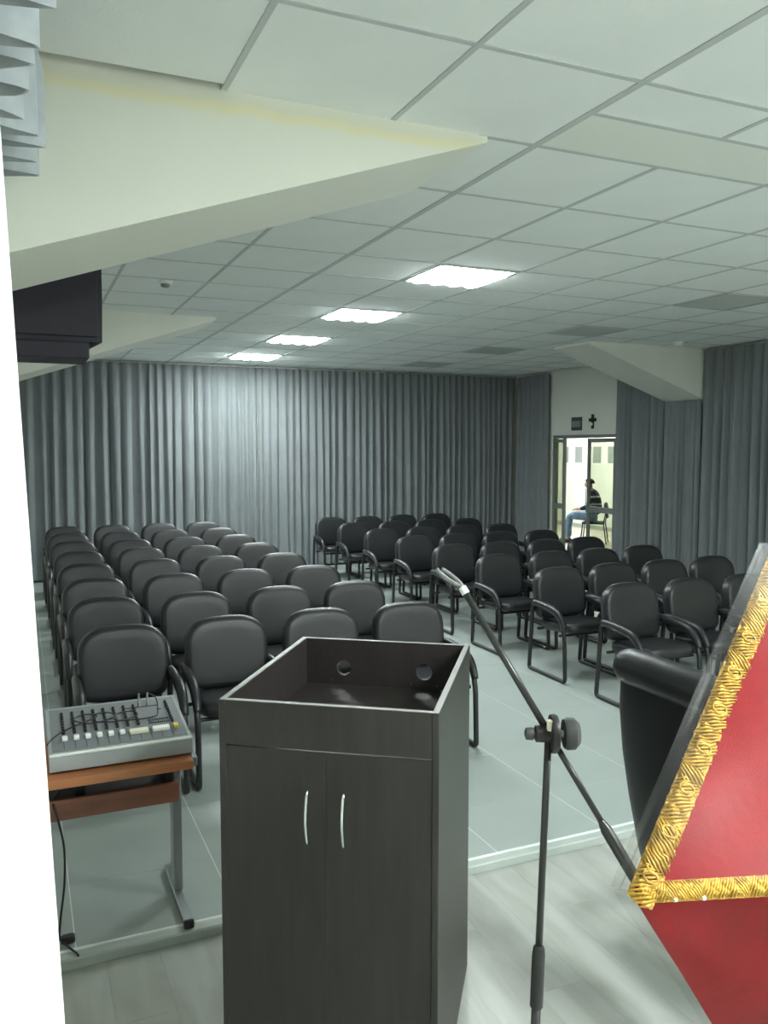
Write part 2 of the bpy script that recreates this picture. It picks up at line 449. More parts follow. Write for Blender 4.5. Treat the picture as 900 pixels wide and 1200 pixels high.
for k, l in enumerate(lit_y):
    sx, sy = VENTX[1] - VENTX[0], 0.646
    t = thing('ceiling_grille', vn[k], 'ceiling vent', (VENTX[0] + sx / 2, l + sy / 2, CZ), 0, 'grey ceiling grilles')
    hx, hy = sx / 2 - 0.014, sy / 2 - 0.014
    if not vm_frame:
        g = G()
        for a in (-1, 1):
            g.box(min(a * hx, a * (hx - 0.03)), max(a * hx, a * (hx - 0.03)), -hy, hy, -0.008, 0.03)
            g.box(-hx + 0.03, hx - 0.03, min(a * hy, a * (hy - 0.03)), max(a * hy, a * (hy - 0.03)), -0.008, 0.03)
        vm_frame = g.mesh('frame', 'vent'); vm_back = G().box(-hx, hx, -hy, hy, 0.03, 0.036).mesh('plenum', 'ventback')
        vm_slat = G().add([(-hx + 0.03, -0.012, 0.02), (hx - 0.03, -0.012, 0.02), (hx - 0.03, 0.014, -0.004), (-hx + 0.03, 0.014, -0.004),
                           (-hx + 0.03, -0.008, 0.024), (hx - 0.03, -0.008, 0.024), (hx - 0.03, 0.018, 0.0), (-hx + 0.03, 0.018, 0.0)],
                          [(0, 3, 2, 1), (4, 5, 6, 7), (0, 1, 5, 4), (1, 2, 6, 5), (2, 3, 7, 6), (3, 0, 4, 7)]).mesh('slat', 'vent')
    link('frame', vm_frame, t); link('plenum', vm_back, t)
    for q in range(12): link('slat', vm_slat, t, (0, -hy + 0.05 + q * (2 * hy - 0.1) / 11, 0))
def detector(x, y, label, m):
    t = thing('smoke_detector', label, 'smoke detector', (x, y, CZ), 0)
    G().lathe([(0.055, 0.006), (0.055, -0.012), (0.045, -0.018), (0.01, -0.019)], 20).obj('base', 'whitepl', t, 40)
    G().lathe([(0.034, -0.018), (0.034, -0.034), (0.024, -0.042), (0.004, -0.043)], 16).obj('sensor', m, t, 40)
detector(7.25, 7.75, 'small round white detector on the ceiling above the right-hand beam', 'whitepl')
detector(1.06, 6.55, 'small round detector with dark centre on the ceiling right of the loudspeaker', 'greypl')

# ------------------------------------------------------------------ curtains
def curtain(name, label, p0, p1, z0, z1, wl, amp, m='curtain', seed=1, group='grey pleated curtains', flare=1.0, rows=7):
    rnd = random.Random(seed)
    p0, p1 = Vector((p0[0], p0[1], 0)), Vector((p1[0], p1[1], 0))
    d = p1 - p0; L = d.length; d.normalize(); nrm = Vector((-d.y, d.x, 0))
    # irregular pleat phases
    ph = [0.0]
    while ph[-1] < L: ph.append(ph[-1] + wl * rnd.uniform(0.72, 1.3))
    sc = L / ph[-1]; ph = [p * sc for p in ph]
    am = [amp * rnd.uniform(0.7, 1.25) for _ in ph]
    sk = [rnd.uniform(-0.25, 0.25) * wl for _ in ph]
    cols = []
    for k in range(len(ph) - 1):
        for q in range(10):
            t = q / 10; cols.append((k, t, ph[k] + (ph[k + 1] - ph[k]) * t))
    cols.append((len(ph) - 2, 1.0, L))
    g = G(); rings = []
    for r in range(rows + 1):
        v = r / rows; z = z1 + (z0 - z1) * v
        row = []
        for (k, t, s_) in cols:
            A = am[k] * (0.55 + 0.45 * min(1, v * 2.2) * flare)
            off = A * (math.cos(2 * PI * t) + 0.25 * math.cos(4 * PI * t + k)) * 0.85
            sh = sk[k] * v * math.sin(PI * t)
            p = p0 + d * min(L, max(0, s_ + sh)) + nrm * off
            row.append((p.x, p.y, z))
        rings.append(row)
    n = len(cols)
    g.loft(rings, False, False, closed=False)
    back = [[(x - nrm.x * 0.006, y - nrm.y * 0.006, z) for x, y, z in rg] for rg in rings]
    g.loft(back, False, False, closed=False)
    b2 = len(rings) * n
    for r in range(len(rings) - 1):                                   # close the cloth's side edges
        g.f.append((r * n, (r + 1) * n, b2 + (r + 1) * n, b2 + r * n))
        g.f.append((r * n + n - 1, (r + 1) * n + n - 1, b2 + (r + 1) * n + n - 1, b2 + r * n + n - 1))
    e = (len(rings) - 1) * n
    for c in range(n - 1):
        g.f.append((e + c, e + c + 1, b2 + e + c + 1, b2 + e + c)); g.f.append((c, c + 1, b2 + c + 1, b2 + c))
    return tag(g.obj(name, m, None, 60), label, 'curtain', group)
YC = 12.52
bx = [-0.30, 1.20, 2.42, 3.38, 4.85, 6.40, 8.02]
bl = ['grey pleated curtain in the back left corner behind the leftmost chairs',
      'grey pleated curtain on the back wall, left of the brightly lit stretch',
      'brightly lit grey curtain on the back wall below the farthest lit ceiling light',
      'grey curtain on the back wall behind the end of the aisle',
      'finely pleated grey curtain on the back wall behind the right block of chairs',
      'dim grey curtain on the back wall next to the right corner']
wls = [0.17, 0.17, 0.15, 0.125, 0.125, 0.125]
for k in range(6):
    curtain('curtain', bl[k], (bx[k] + 0.005, YC), (bx[k + 1] - 0.005, YC), 0.03, 3.12, wls[k], 0.042 if k < 3 else 0.032, seed=11 + k)
XC = 8.015
curtain('curtain', 'dark grey curtain on the right wall between the back corner and the glass door', (XC, 12.44), (XC, 11.50), 0.03, 3.12, 0.13, 0.03, seed=21)
curtain('curtain', 'grey curtain on the right wall just right of the glass door', (XC, 9.80), (XC, 8.83), 0.03, 3.12, 0.13, 0.03, seed=22)
curtain('curtain', 'dark grey curtain hanging under the right-hand ceiling beam', (XC, 8.80), (XC, 8.14), 0.03, 2.505, 0.10, 0.03, seed=23)
curtain('curtain', 'grey curtain on the right wall nearest the camera, at the right edge', (XC - 0.02, 8.10), (XC - 0.02, 6.30), 0.03, 3.12, 0.15, 0.04, seed=24)
curtain('curtain', 'grey curtain on the right wall outside the right edge of view', (XC - 0.02, 6.28), (XC - 0.02, 4.20), 0.03, 3.12, 0.15, 0.04, seed=25)
curtain('stage_valance', 'deeply gathered pale grey short curtain hanging from the ceiling at upper left', (-0.022, 1.35), (-0.022, 2.97), 2.73, 3.15, 0.135, 0.098, m='valance', seed=33, group='stage curtain', rows=4)

# ------------------------------------------------------------------ glass door, signs, side room
d1 = struct(link('door_1', None)); d1.location = (XR + 0.03, 0, 0)
g = G()
fx0, fx1 = -0.022, 0.022
g.box(fx0, fx1, DY0, DY1, DZ - 0.05, DZ)
g.box(fx0, fx1, DY0, DY0 + 0.05, 0, DZ - 0.05); g.box(fx0, fx1, DY1 - 0.025, DY1, 0, DZ - 0.05)
g.box(fx0, fx1, 11.155, 11.20, 0, DZ - 0.05)
g.obj('door_frame', 'alu', d1)
def leaf(ya_, yb_, xx, w=0.06):
    l = G().box(xx - 0.012, xx + 0.012, ya_, ya_ + w, 0.01, DZ - 0.06).box(xx - 0.012, xx + 0.012, yb_ - w, yb_, 0.01, DZ - 0.06)
    l.box(xx - 0.012, xx + 0.012, ya_ + w, yb_ - w, 0.01, 0.12).box(xx - 0.012, xx + 0.012, ya_ + w, yb_ - w, DZ - 0.12, DZ - 0.06)
    l.box(xx - 0.012, xx + 0.012, ya_ + w, yb_ - w, 0.90, 0.99)
    o = l.obj('door_leaf', 'alu', d1)
    G().box(xx - 0.003, xx + 0.003, ya_ + w, yb_ - w, 0.99, DZ - 0.12).obj('pane', 'glass', o)
    G().box(xx - 0.003, xx + 0.003, ya_ + w, yb_ - w, 0.12, 0.90).obj('pane', 'glass', o)
    return o
lf = leaf(9.88, 10.56, -0.008); G().tube([(-0.05, 10.52, 0.95), (-0.07, 10.52, 0.97), (-0.07, 10.52, 1.25), (-0.05, 10.52, 1.27)], 0.008, 8).obj('handle', 'steel', lf, True)
leaf(11.195, 11.445, 0.008, 0.015)
# signs on the plaster above the door
t = thing('exit_sign', 'small dark green sign board on the wall above the glass door', 'sign', (XR - 0.012, 10.82, 2.17))
G().bbox(-0.008, 0.012, -0.13, 0.13, 0.0, 0.21, 0.004).obj('board', 'sign', t)
G().box(-0.011, -0.008, -0.11, 0.11, 0.055, 0.15).obj('pale_band', 'signpale', t)
t = thing('wall_cross', 'small dark cross-shaped fitting on the wall above the glass door', 'wall ornament', (XR - 0.012, 10.42, 2.19))
G().bbox(-0.01, 0.012, -0.025, 0.025, 0, 0.22, 0.004).obj('upright', 'blackpl', t)
G().bbox(-0.012, 0.010, -0.085, 0.085, 0.11, 0.16, 0.004).obj('crossbar', 'blackpl', t)
G().lathe([(0.022, -0.014), (0.018, -0.024), (0.004, -0.028)], 12, (0, 0.0, 0.07), 'x').obj('pale_boss', 'whitepl', t, True)
# side room
SX, SY0, SY1, SZ = 12.30, 8.6, 18.5, 2.75
struct(G().box(XR + 0.12, SX, SY0, SY1, -0.1, 0.0).obj('floor_side_room', 'sfloor'))
struct(G().box(SX, SX + 0.1, SY0, SY1, -0.1, SZ).obj('wall_side_room_far', 'swall'))
struct(G().box(XR + 0.12, SX, SY1, SY1 + 0.1, -0.1, SZ).obj('wall_side_room_left', 'swall'))
struct(G().box(XR + 0.12, SX, SY0 - 0.1, SY0, -0.1, SZ).obj('wall_side_room_right', 'swall'))
struct(G().box(XR + 0.02, XR + 0.12, YB, SY1, -0.1, SZ).obj('wall_side_room_near', 'swall'))
struct(G().box(XR + 0.12, SX + 0.1, SY0, SY1, SZ, SZ + 0.1).obj('ceiling_side_room', 'swall'))
struct(G().box(SX - 0.02, SX, SY0, SY1, 0, 0.09).obj('baseboard_side_room', 'nosing'))
wy = [(16.98, 16.68), (16.50, 16.14), (15.82, 15.44), (15.28, 15.00), (14.80, 14.42)]
for k, (a, b) in enumerate(wy):
    wn = struct(link('window_%d' % (k + 1), None)); wn.location = (SX, (a + b) / 2, 1.52)
    h = (a - b) / 2; g = G()
    for s_ in (-1, 1): g.box(-0.03, 0.0, min(s_ * h, s_ * (h - 0.03)), max(s_ * h, s_ * (h - 0.03)), 0, 0.44)
    g.box(-0.03, 0, -h + 0.03, h - 0.03, 0, 0.03); g.box(-0.03, 0, -h + 0.03, h - 0.03, 0.41, 0.44)
    g.obj('window_frame', 'white', wn)
    G().box(-0.012, -0.004, -h + 0.03, h - 0.03, 0.03, 0.41).obj('pane', 'sglass', wn)
tag(G().bbox(SX - 0.012, SX - 0.001, 17.30, 17.60, 1.50, 1.98, 0.002).obj('wall_poster', 'poster'), 'dull red poster on the far wall, seen through the narrow left door pane', 'poster')
t = thing('ceiling_light', 'bright ceiling light of the room beyond the glass door', 'ceiling light', (10.6, 14.6, SZ))
G().bbox(-0.35, 0.35, -1.2, 1.2, -0.05, 0.0, 0.01).obj('housing', 'whitepl', t)
for s_ in (-0.16, 0.16): G().tube([(s_, -1.1, -0.075), (s_, 1.1, -0.075)], 0.04, 12).obj('tube', 'lamp_side', t, True)

# ------------------------------------------------------------------ the hall chairs
def pad(w_, h_, t_, e=3.2, n=40, taper=0.0, curve=0.0, crown=0.35):
    # cushion in local x (width), y (thickness, front = -y), z (height)
    prof = [(0.60, -0.5), (0.82, -0.485), (0.93, -0.43), (0.985, -0.28), (1.0, 0.0), (0.985, 0.25), (0.94, 0.42), (0.80, 0.48), (0.5, 0.5)]
    rings = []
    for sc, yy in prof:
        r = []
        for k in range(n):
            a_ = 2 * PI * k / n
            cx_, cz_ = sup(a_, e if math.sin(a_) < 0 or crown == 0 else e * 0.50)
            # round the top corners more than the bottom ones
            ins = (1 - sc) * 0.5 * min(w_, h_) * 1.0
            x = cx_ * (w_ / 2 - ins); z = cz_ * (h_ / 2 - ins)
            x *= 1 - taper * (0.5 - z / h_)
            if z > 0: x *= 1 - 0.10 * (z / (h_ / 2)) ** 4 * crown * 2
            y = yy * t_ + curve * x * x
            r.append((x, y, z))
        rings.append(r)
    return G().loft(rings)
def make_chair(label):
    t = thing('conference_chair', label, 'chair', group='black armchairs set out in rows')
    # backrest: tilted 9 degrees
    b = pad(0.505, 0.43, 0.108, e=6.5, taper=0.02, curve=-0.28)
    b.xf(Matrix.Translation((0, -0.005, 0.655)) @ Matrix.Rotation(math.radians(-9), 4, 'X'))
    b.obj('backrest', 'leather', t, True)
    s_ = pad(0.485, 0.47, 0.085, e=4.0, crown=0.0)
    s_.xf(Matrix.Translation((0, -0.265, 0.425)) @ Matrix.Rotation(math.radians(-94), 4, 'X'))
    s_.obj('seat', 'leather', t, True)
    for s in (-1, 1):
        x = s * 0.262
        loop = [(x, 0.03, 0.018), (x, -0.015, 0.580), (x, -0.36, 0.555), (x, -0.465, 0.440), (x, -0.485, 0.018)]
        rad = [0.03, 0.05, 0.10, 0.10, 0.03]
        path = []
        P_ = [Vector(p) for p in loop]; N = 5
        for i in range(N):
            p, a, c = P_[i], P_[i - 1], P_[(i + 1) % N]; r = rad[i]
            A = p + (a - p).normalized() * r; B = p + (c - p).normalized() * r
            for k in range(5):
                q = k / 4; path.append(A * (1 - q) ** 2 + p * 2 * q * (1 - q) + B * q * q)
        G().tube(path, 0.017, 8, closed=True).obj('side_frame', 'frame', t, 50)
        arm = smooth_path([(x, -0.03, 0.590), (x, -0.14, 0.588), (x, -0.28, 0.574), (x, -0.37, 0.552), (x, -0.43, 0.498), (x, -0.464, 0.440)], 4)
        n = len(arm); rr = [0.042 * (0.55 + 0.45 * math.sin(PI * min(1, max(0, (0.12 + 0.80 * i / (n - 1)))))) for i in range(n)]
        G().tube(arm, rr, 12, 0.70, 0.80).obj('armrest', 'leather', t, True)
    for s in (-1, 1):
        G().tube(fillet([(s * 0.05, -0.12, 0.375), (s * 0.05, 0.035, 0.375), (s * 0.05, 0.035, 0.56)], 0.04), 0.013, 8).obj('back_bracket', 'steel', t, 50)
    for yy in (-0.40, -0.09): G().tube([(-0.262, yy, 0.375), (0.262, yy, 0.375)], 0.012, 8).obj('seat_support', 'frame', t, 50)
    return t
ordn = ['front', 'second', 'third', 'fourth', 'fifth', 'sixth', 'seventh', 'back']
def chair_label(blk, c, r):
    row = ordn[r] + ' row'
    if blk == 'left':
        cl = ['leftmost seat', 'second seat from the left', 'third seat from the left', 'seat beside the aisle'][c]
        return 'black padded armchair in the left block, %s, %s' % (row, cl)
    cl = ['seat beside the aisle', 'second seat from the aisle', 'third seat from the aisle', 'rightmost seat'][c]
    return 'black padded armchair in the right block, %s, %s' % (row, cl)
LX = [0.515, 1.120, 1.725, 2.325]
RX = [4.210, 4.800, 5.390, 5.980]
proto = None
for r in range(8):
    for blk, X in (('left', LX), ('right', RX)):
        for c, x in enumerate(X):
            if blk == 'right' and r == 0 and c == 3: continue           # outside the frame
            y = 4.93 + 0.945 * r
            loc = (x + random.uniform(-0.004, 0.004), y + random.uniform(-0.03, 0.03), 0)
            rz = math.radians(random.uniform(-1.5, 1.5)) if blk == 'left' else math.radians(random.uniform(-0.5, 0.3))
            lb = chair_label(blk, c, r)
            if proto is None:
                proto = make_chair(lb); proto.location = loc; proto.rotation_euler = (0, 0, rz)
            else: dup(proto, loc, rz, lb)

# ------------------------------------------------------------------ lectern cabinet
LW, LD, LH, BT = 0.63, 0.80, 1.212, 0.019
t = thing('lectern', 'dark brown wooden lectern cabinet with open top and two doors', 'lectern', (0.985, 2.435, WZ), math.radians(-35.5))
hw, hd = LW / 2, LD / 2
for s in (-1, 1):
    a, b = sorted((s * hw, s * (hw - BT)))
    o = G().bbox(a, b, -hd, hd, 0.0, LH, 0.0015).obj('side_panel', 'lect', t)
    G().box(a + 0.001, b - 0.001, -hd + 0.001, hd - 0.001, LH, LH + 0.0012).obj('edge_band', 'lectedge', o)
iw = hw - BT
o = G().bbox(-iw, iw, -hd, -hd + BT, LH - 0.128, LH, 0.0015).obj('fascia', 'lect', t)
G().box(-iw, iw, -hd + 0.001, -hd + BT - 0.001, LH, LH + 0.0012).obj('edge_band', 'lectedge', o)
# back panel with two cable holes
def plate(x0, x1, z0, z1, y0, y1, holes):
    g = G(); hz = holes[0][1]; c = 0.05
    g.box(x0, x1, y0, y1, z0, hz - c); g.box(x0, x1, y0, y1, hz + c, z1)
    last = x0
    for hx, _, r in sorted(holes):
        g.box(last, hx - c, y0, y1, hz - c, hz + c); last = hx + c
        n = 32; sq = []; ci = []
        for k in range(n):
            a = 2 * PI * (k + 0.5) / n; ca, sa = math.cos(a), math.sin(a); m_ = max(abs(ca), abs(sa))
            sq.append((hx + c * ca / m_, hz + c * sa / m_)); ci.append((hx + r * ca, hz + r * sa))
        b = len(g.v)
        for yy in (y0, y1):
            g.v += [(p[0], yy, p[1]) for p in sq] + [(p[0], yy, p[1]) for p in ci]
        for k in range(n):
            j = (k + 1) % n
            g.f.append((b + k, b + j, b + n + j, b + n + k)); g.f.append((b + 2 * n + k, b + 2 * n + j, b + 3 * n + j, b + 3 * n + k))
            g.f.append((b + n + k, b + n + j, b + 3 * n + j, b + 3 * n + k))
    g.box(last, x1, y0, y1, hz - c, hz + c)
    return g
bp = plate(-iw, iw, 0.0, LH, hd - BT, hd, [(-iw + 0.245 * 2 * iw, LH - 0.105, 0.028), (-iw + 0.755 * 2 * iw, LH - 0.105, 0.030)]).obj('back_panel', 'lectin', t)
G().box(-iw, iw, hd - BT + 0.001, hd - 0.001, LH, LH + 0.0012).obj('edge_band', 'lectedge', bp)
for s in (-1, 1):
    a, b = sorted((s * (iw - 0.0012), s * iw))
    G().box(a, b, -hd + BT, hd - BT, LH - 0.168, LH - 0.002).obj('inner_lining', 'lectin', t)
G().box(-iw, iw, -hd + BT, hd - BT, LH - 0.187, LH - 0.168).obj('shelf', 'lectin', t)
G().box(-iw, iw, -hd + BT, hd - BT, 0.06, 0.079).obj('bottom_board', 'lectin', t)
G().box(-iw, iw, -hd + 0.04, -hd + 0.04 + BT, 0.0, 0.06).obj('plinth', 'lect', t)
for s in (-1, 1):
    a, b = sorted((s * 0.0002, s * (iw - 0.0005)))
    dr = G().bbox(a, b, -hd + 0.002, -hd + BT, 0.062, LH - 0.132, 0.0006).obj('door', 'lect', t)
    hxp = s * 0.052
    hp = smooth_path([(hxp, -hd + 0.004, LH - 0.240), (hxp, -hd - 0.016, LH - 0.252), (hxp, -hd - 0.030, LH - 0.318), (hxp, -hd - 0.016, LH - 0.384), (hxp, -hd + 0.004, LH - 0.396)], 6)
    G().tube(hp, 0.0044, 8).obj('handle', 'chrome', dr, True)

# ------------------------------------------------------------------ table with the mixer
TT = 0.672
t = thing('computer_table', 'small cherry-coloured table on grey steel legs holding the audio mixer', 'table', (0.0, 3.17, 0.0))
tx0, tx1, ty0, ty1 = -0.30, 0.585, 0.0, 0.50
G().bbox(tx0, tx1, ty0, ty1, TT - 0.035, TT, 0.003).obj('tabletop', 'orange', t)
G().bbox(tx1, tx1 + 0.022, ty0 + 0.03, ty1, TT - 0.036, TT + 0.001, 0.003).obj('edge_strip', 'greypl', t)
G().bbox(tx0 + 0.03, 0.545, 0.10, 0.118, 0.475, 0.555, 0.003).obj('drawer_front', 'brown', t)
G().bbox(tx0 + 0.03, 0.545, 0.118, 0.42, 0.520, 0.534, 0.003).obj('tray', 'blackpl', t)
for xx in (0.16, 0.50, -0.2): G().bbox(xx, xx + 0.035, 0.16, 0.36, 0.534, TT - 0.035, 0.002).obj('runner', 'blackpl', t)
for xc in (0.555, -0.27):
    lg = G().bbox(xc - 0.014, xc + 0.022, 0.24, 0.32, 0.03, TT - 0.035, 0.003).obj('leg', 'steel', t)
    G().bbox(xc - 0.018, xc + 0.018, -0.008, 0.49, 0.004, 0.032, 0.004).obj('foot_bar', 'steel', lg)
    G().bbox(xc - 0.020, xc + 0.020, -0.012, 0.006, 0.0, 0.034, 0.004).obj('end_cap', 'blackpl', lg)
# mixer
MXW, MXD = 0.525, 0.43
t = thing('audio_mixer', 'silver audio mixing console with knobs and white faders on the table', 'mixer', (0.068, 3.225, TT))
zf, zb = 0.072, 0.125
pr = [(0.0, 0.012), (0.03, 0.0), (MXD, 0.0), (MXD, zb), (0.01, zf), (0.0, zf - 0.008)]
G().loft([[(0, y, z) for y, z in pr], [(MXW, y, z) for y, z in pr]]).obj('body', 'mixer', t)
sl = (zb - zf) / (MXD - 0.01); an = math.atan(sl)
def top(y): return zf + (y - 0.01) * sl
R_ = Matrix.Rotation(an, 4, 'X')
def on_top(g, x, y, lift=0.0): return g.xf(Matrix.Translation((x, y, top(y) + lift)) @ R_)
on_top(G().box(0.012, MXW - 0.012, 0, MXD - 0.05, 0, 0.0016), 0, 0.035).obj('control_panel', 'mixdark', t)
on_top(G().bbox(0.0, MXW, -0.012, 0.002, -0.004, 0.004, 0.002), 0, 0.012).obj('front_lip', 'whitepl', t)
g = G()
for c in range(8):
    for r in range(8):
        on_top(g2 := G().lathe([(0.0065, 0), (0.0055, 0.013), (0.002, 0.014)], 8), 0.058 + c * 0.0405, 0.175 + r * 0.025); g.add(g2.v, g2.f)
for r in range(9):
    on_top(g2 := G().lathe([(0.0065, 0), (0.0055, 0.012), (0.002, 0.013)], 8), 0.475, 0.165 + r * 0.024); g.add(g2.v, g2.f)
o = g.obj('knobs', 'blackpl', t); o['kind'] = 'stuff'
g = G()
for r in range(2):
    for c in range(10):
        on_top(g2 := G().box(-0.002, 0.002, -0.006, 0.006, 0, 0.005), 0.385 + c * 0.0085, 0.175 + r * 0.028); g.add(g2.v, g2.f)
o = g.obj('switches', 'blackpl', t); o['kind'] = 'stuff'
slot = on_top(G().box(-0.0012, 0.0012, 0, 0.085, 0, 0.0022), 0, 0.045).mesh('fader_slot', 'blackpl')
cap = on_top(G().bbox(-0.010, 0.010, -0.013, 0.013, 0.001, 0.014, 0.002), 0, 0.125).mesh('fader', 'whitepl')
for c in range(11):
    link('fader_slot', slot, t, (0.055 + 0.0405 * c, 0, 0))
for c in range(6): link('fader', cap, t, (0.060 + 0.0425 * c, -0.002 * c, 0))
on_top(G().bbox(-0.036, 0.036, -0.014, 0.014, 0.001, 0.015, 0.002), 0.335, 0.108).obj('label_tape', 'ivory', t)
on_top(G().bbox(-0.033, 0.033, -0.014, 0.014, 0.001, 0.015, 0.002), 0.420, 0.108).obj('label_tape', 'whitepl', t)
on_top(G().bbox(-0.009, 0.009, -0.013, 0.013, 0.001, 0.015, 0.002), 0.480, 0.115).obj('fader', 'yellow', t)
on_top(G().box(-0.009, 0.009, -0.005, 0.005, 0, 0.003), 0.440, 0.30).obj('display', 'blackpl', t)
for xx in (0.365, 0.40):
    on_top(G().lathe([(0.006, 0), (0.006, 0.03), (0.0045, 0.032), (0.0045, 0.06), (0.002, 0.062)], 10), xx, 0.345).obj('jack_plug', 'steel', t, 40)
on_top(G().box(0.30, 0.44, 0, 0.006, 0, 0.003), 0, 0.338).obj('jack_strip', 'blackpl', t)
# cable lying across the mixer and hanging to the floor
def mx(x, y, l=0.02): return (0.068 + x, 3.225 + y, TT + top(y) + l)
cab = [mx(0.40, 0.345, 0.055), mx(0.43, 0.30, 0.05), mx(0.425, 0.22), mx(0.40, 0.19), mx(0.33, 0.185), mx(0.26, 0.20), mx(0.27, 0.26), mx(0.33, 0.27), mx(0.34, 0.22),
       mx(0.25, 0.19), mx(0.17, 0.22), mx(0.18, 0.28), mx(0.24, 0.28), mx(0.25, 0.23), mx(0.16, 0.20), mx(0.10, 0.25), mx(0.14, 0.29), mx(0.19, 0.26), mx(0.08, 0.18), mx(0.03, 0.13), mx(-0.005, 0.08, 0.012)]
tag(G().tube(smooth_path(cab, 5), 0.0028, 6).obj('audio_cable', 'blackpl', None, True), 'thin black cable looped over the mixer knobs', 'cable')
t = thing('power_cord', 'black power cord hanging beside the table and ending on the floor edge', 'cord', (0.09, 3.26, 0.0))
pc = [(0.02, 0.10, 0.56), (-0.012, 0.02, 0.55), (0.0, -0.01, 0.50), (0.02, -0.01, 0.38), (0.018, -0.01, 0.24), (0.0, -0.01, 0.10), (-0.005, -0.01, 0.03), (0.01, -0.02, 0.012), (0.03, -0.06, 0.008), (0.05, -0.10, 0.007), (0.055, -0.117, 0.006)]
G().tube(smooth_path(pc, 5), 0.0042, 8).obj('cord', 'blackpl', t, True)
G().bbox(0.0, 0.05, -0.02, 0.015, 0.001, 0.028, 0.005).obj('plug', 'blackpl', t)

# ------------------------------------------------------------------ microphone boom stand
cl = Vector((1.036, 1.466, 1.262)); ft = Vector((0.965, 1.430, WZ))
t = thing('microphone_stand', 'black microphone boom stand with tilted arm and clutch knob', 'microphone stand', ft)
L_ = cl - ft
ax = lambda z: L_ * ((z - WZ) / L_.z)
G().tube([ax(0.74), ax(1.25)], 0.0078, 12).obj('inner_pole', 'stand', t, True)
G().tube([ax(0.20), ax(0.70)], 0.0105, 12).obj('outer_pole', 'stand', t, True)
G().tube([ax(0.655), ax(0.66), ax(0.775), ax(0.79), ax(0.795)], [0.011, 0.0145, 0.0145, 0.0125, 0.009], 14).obj('height_clutch', 'blackpl', t, 40)
G().tube([ax(0.15), ax(0.155), ax(0.235), ax(0.24)], [0.012, 0.02, 0.02, 0.012], 14).obj('leg_hub', 'blackpl', t, 40)
for k in range(3):
    a = math.radians(70 + 120 * k); dx, dy = math.cos(a), math.sin(a)
    lg = G().tube(fillet([tuple(ax(0.20)), (dx * 0.12, dy * 0.12, 0.15), (dx * 0.32, dy * 0.32, 0.014)], 0.05), 0.008, 8).obj('leg', 'stand', t, True)
    G().tube([(dx * 0.29, dy * 0.29, 0.035), (dx * 0.325, dy * 0.325, 0.011)], 0.011, 8).obj('rubber_foot', 'blackpl', lg, True)
far, nearp = Vector((0.930, 1.652, 1.552)) - ft, Vector((1.124, 1.318, 1.030)) - ft
c0 = cl - ft + Vector((0.016, -0.010, 0.004))
u = (far - nearp).normalized()
bc = nearp + u * ((c0 - nearp).dot(u))
G().tube([bc - u * 0.02, far], 0.0078, 12).obj('boom_arm', 'stand', t, True)
G().tube([nearp + u * 0.08, bc], 0.0066, 12).obj('boom_rod', 'stand', t, True)
G().tube([nearp - u * 0.05, nearp - u * 0.045, nearp + u * 0.065, nearp + u * 0.085], [0.009, 0.0125, 0.0125, 0.0075], 14).obj('counterweight', 'stand', t, 40)
# clutch: axis runs across the picture (local right of the photographer)
rt = Vector((0.915, -0.403, 0.0))
def along(prof, o): 
    g = G(); rings = []
    up = Vector((0, 0, 1)); f2 = rt.cross(up)
    for r, h in prof: rings.append([o + rt * h + (up * math.cos(2 * PI * k / 24) + f2 * math.sin(2 * PI * k / 24)) * r for k in range(24)])
    return g.loft(rings)
co = cl - ft
along([(0.014, -0.030), (0.018, -0.028), (0.019, 0.0), (0.019, 0.016)], co).obj('clamp_body', 'blackpl', t, 40)
along([(0.006, -0.052), (0.013, -0.049), (0.014, -0.036), (0.011, -0.030)], co).obj('end_cap', 'knob', t, 40)
along([(0.026, 0.002), (0.041, 0.005), (0.0425, 0.012), (0.040, 0.019), (0.024, 0.023)], co).obj('clutch_disc', 'blackpl', t, 40)
along([(0.008, 0.018), (0.008, 0.032)], co).obj('spindle', 'steel', t, 40)
along([(0.014, 0.032), (0.031, 0.033), (0.035, 0.040), (0.034, 0.056), (0.024, 0.066), (0.006, 0.068)], co).obj('clutch_knob', 'knob', t, 40)
G().tube([co + Vector((-0.004, -0.012, 0.012)), co + Vector((-0.004, -0.012, 0.034))], 0.0075, 10).obj('wing_bolt', 'ivory', t, 40)
G().tube([far - u * 0.006, far + u * 0.012], 0.0095, 12).obj('arm_tip', 'whitepl', t, 40)
cd = Vector((-0.65, 0.45, 0.60)).normalized()
clp = G()
b0 = far + u * 0.012
side = rt
for s in (-1, 1):
    clp.tube(smooth_path([b0, b0 + cd * 0.018 + side * s * 0.008, b0 + cd * 0.05 + side * s * 0.010, b0 + cd * 0.068 + side * s * 0.006], 4), 0.0045, 8, 1.0, 1.4)
clp.obj('microphone_clip', 'greypl', t, True)

# ------------------------------------------------------------------ executive chair beside the mic stand
ang = math.atan2(-0.424, 0.125) - math.radians(19)
t = thing('executive_chair', 'black leather executive chair with padded top roll, behind the red banner', 'chair', (2.279, 1.863, WZ), ang)
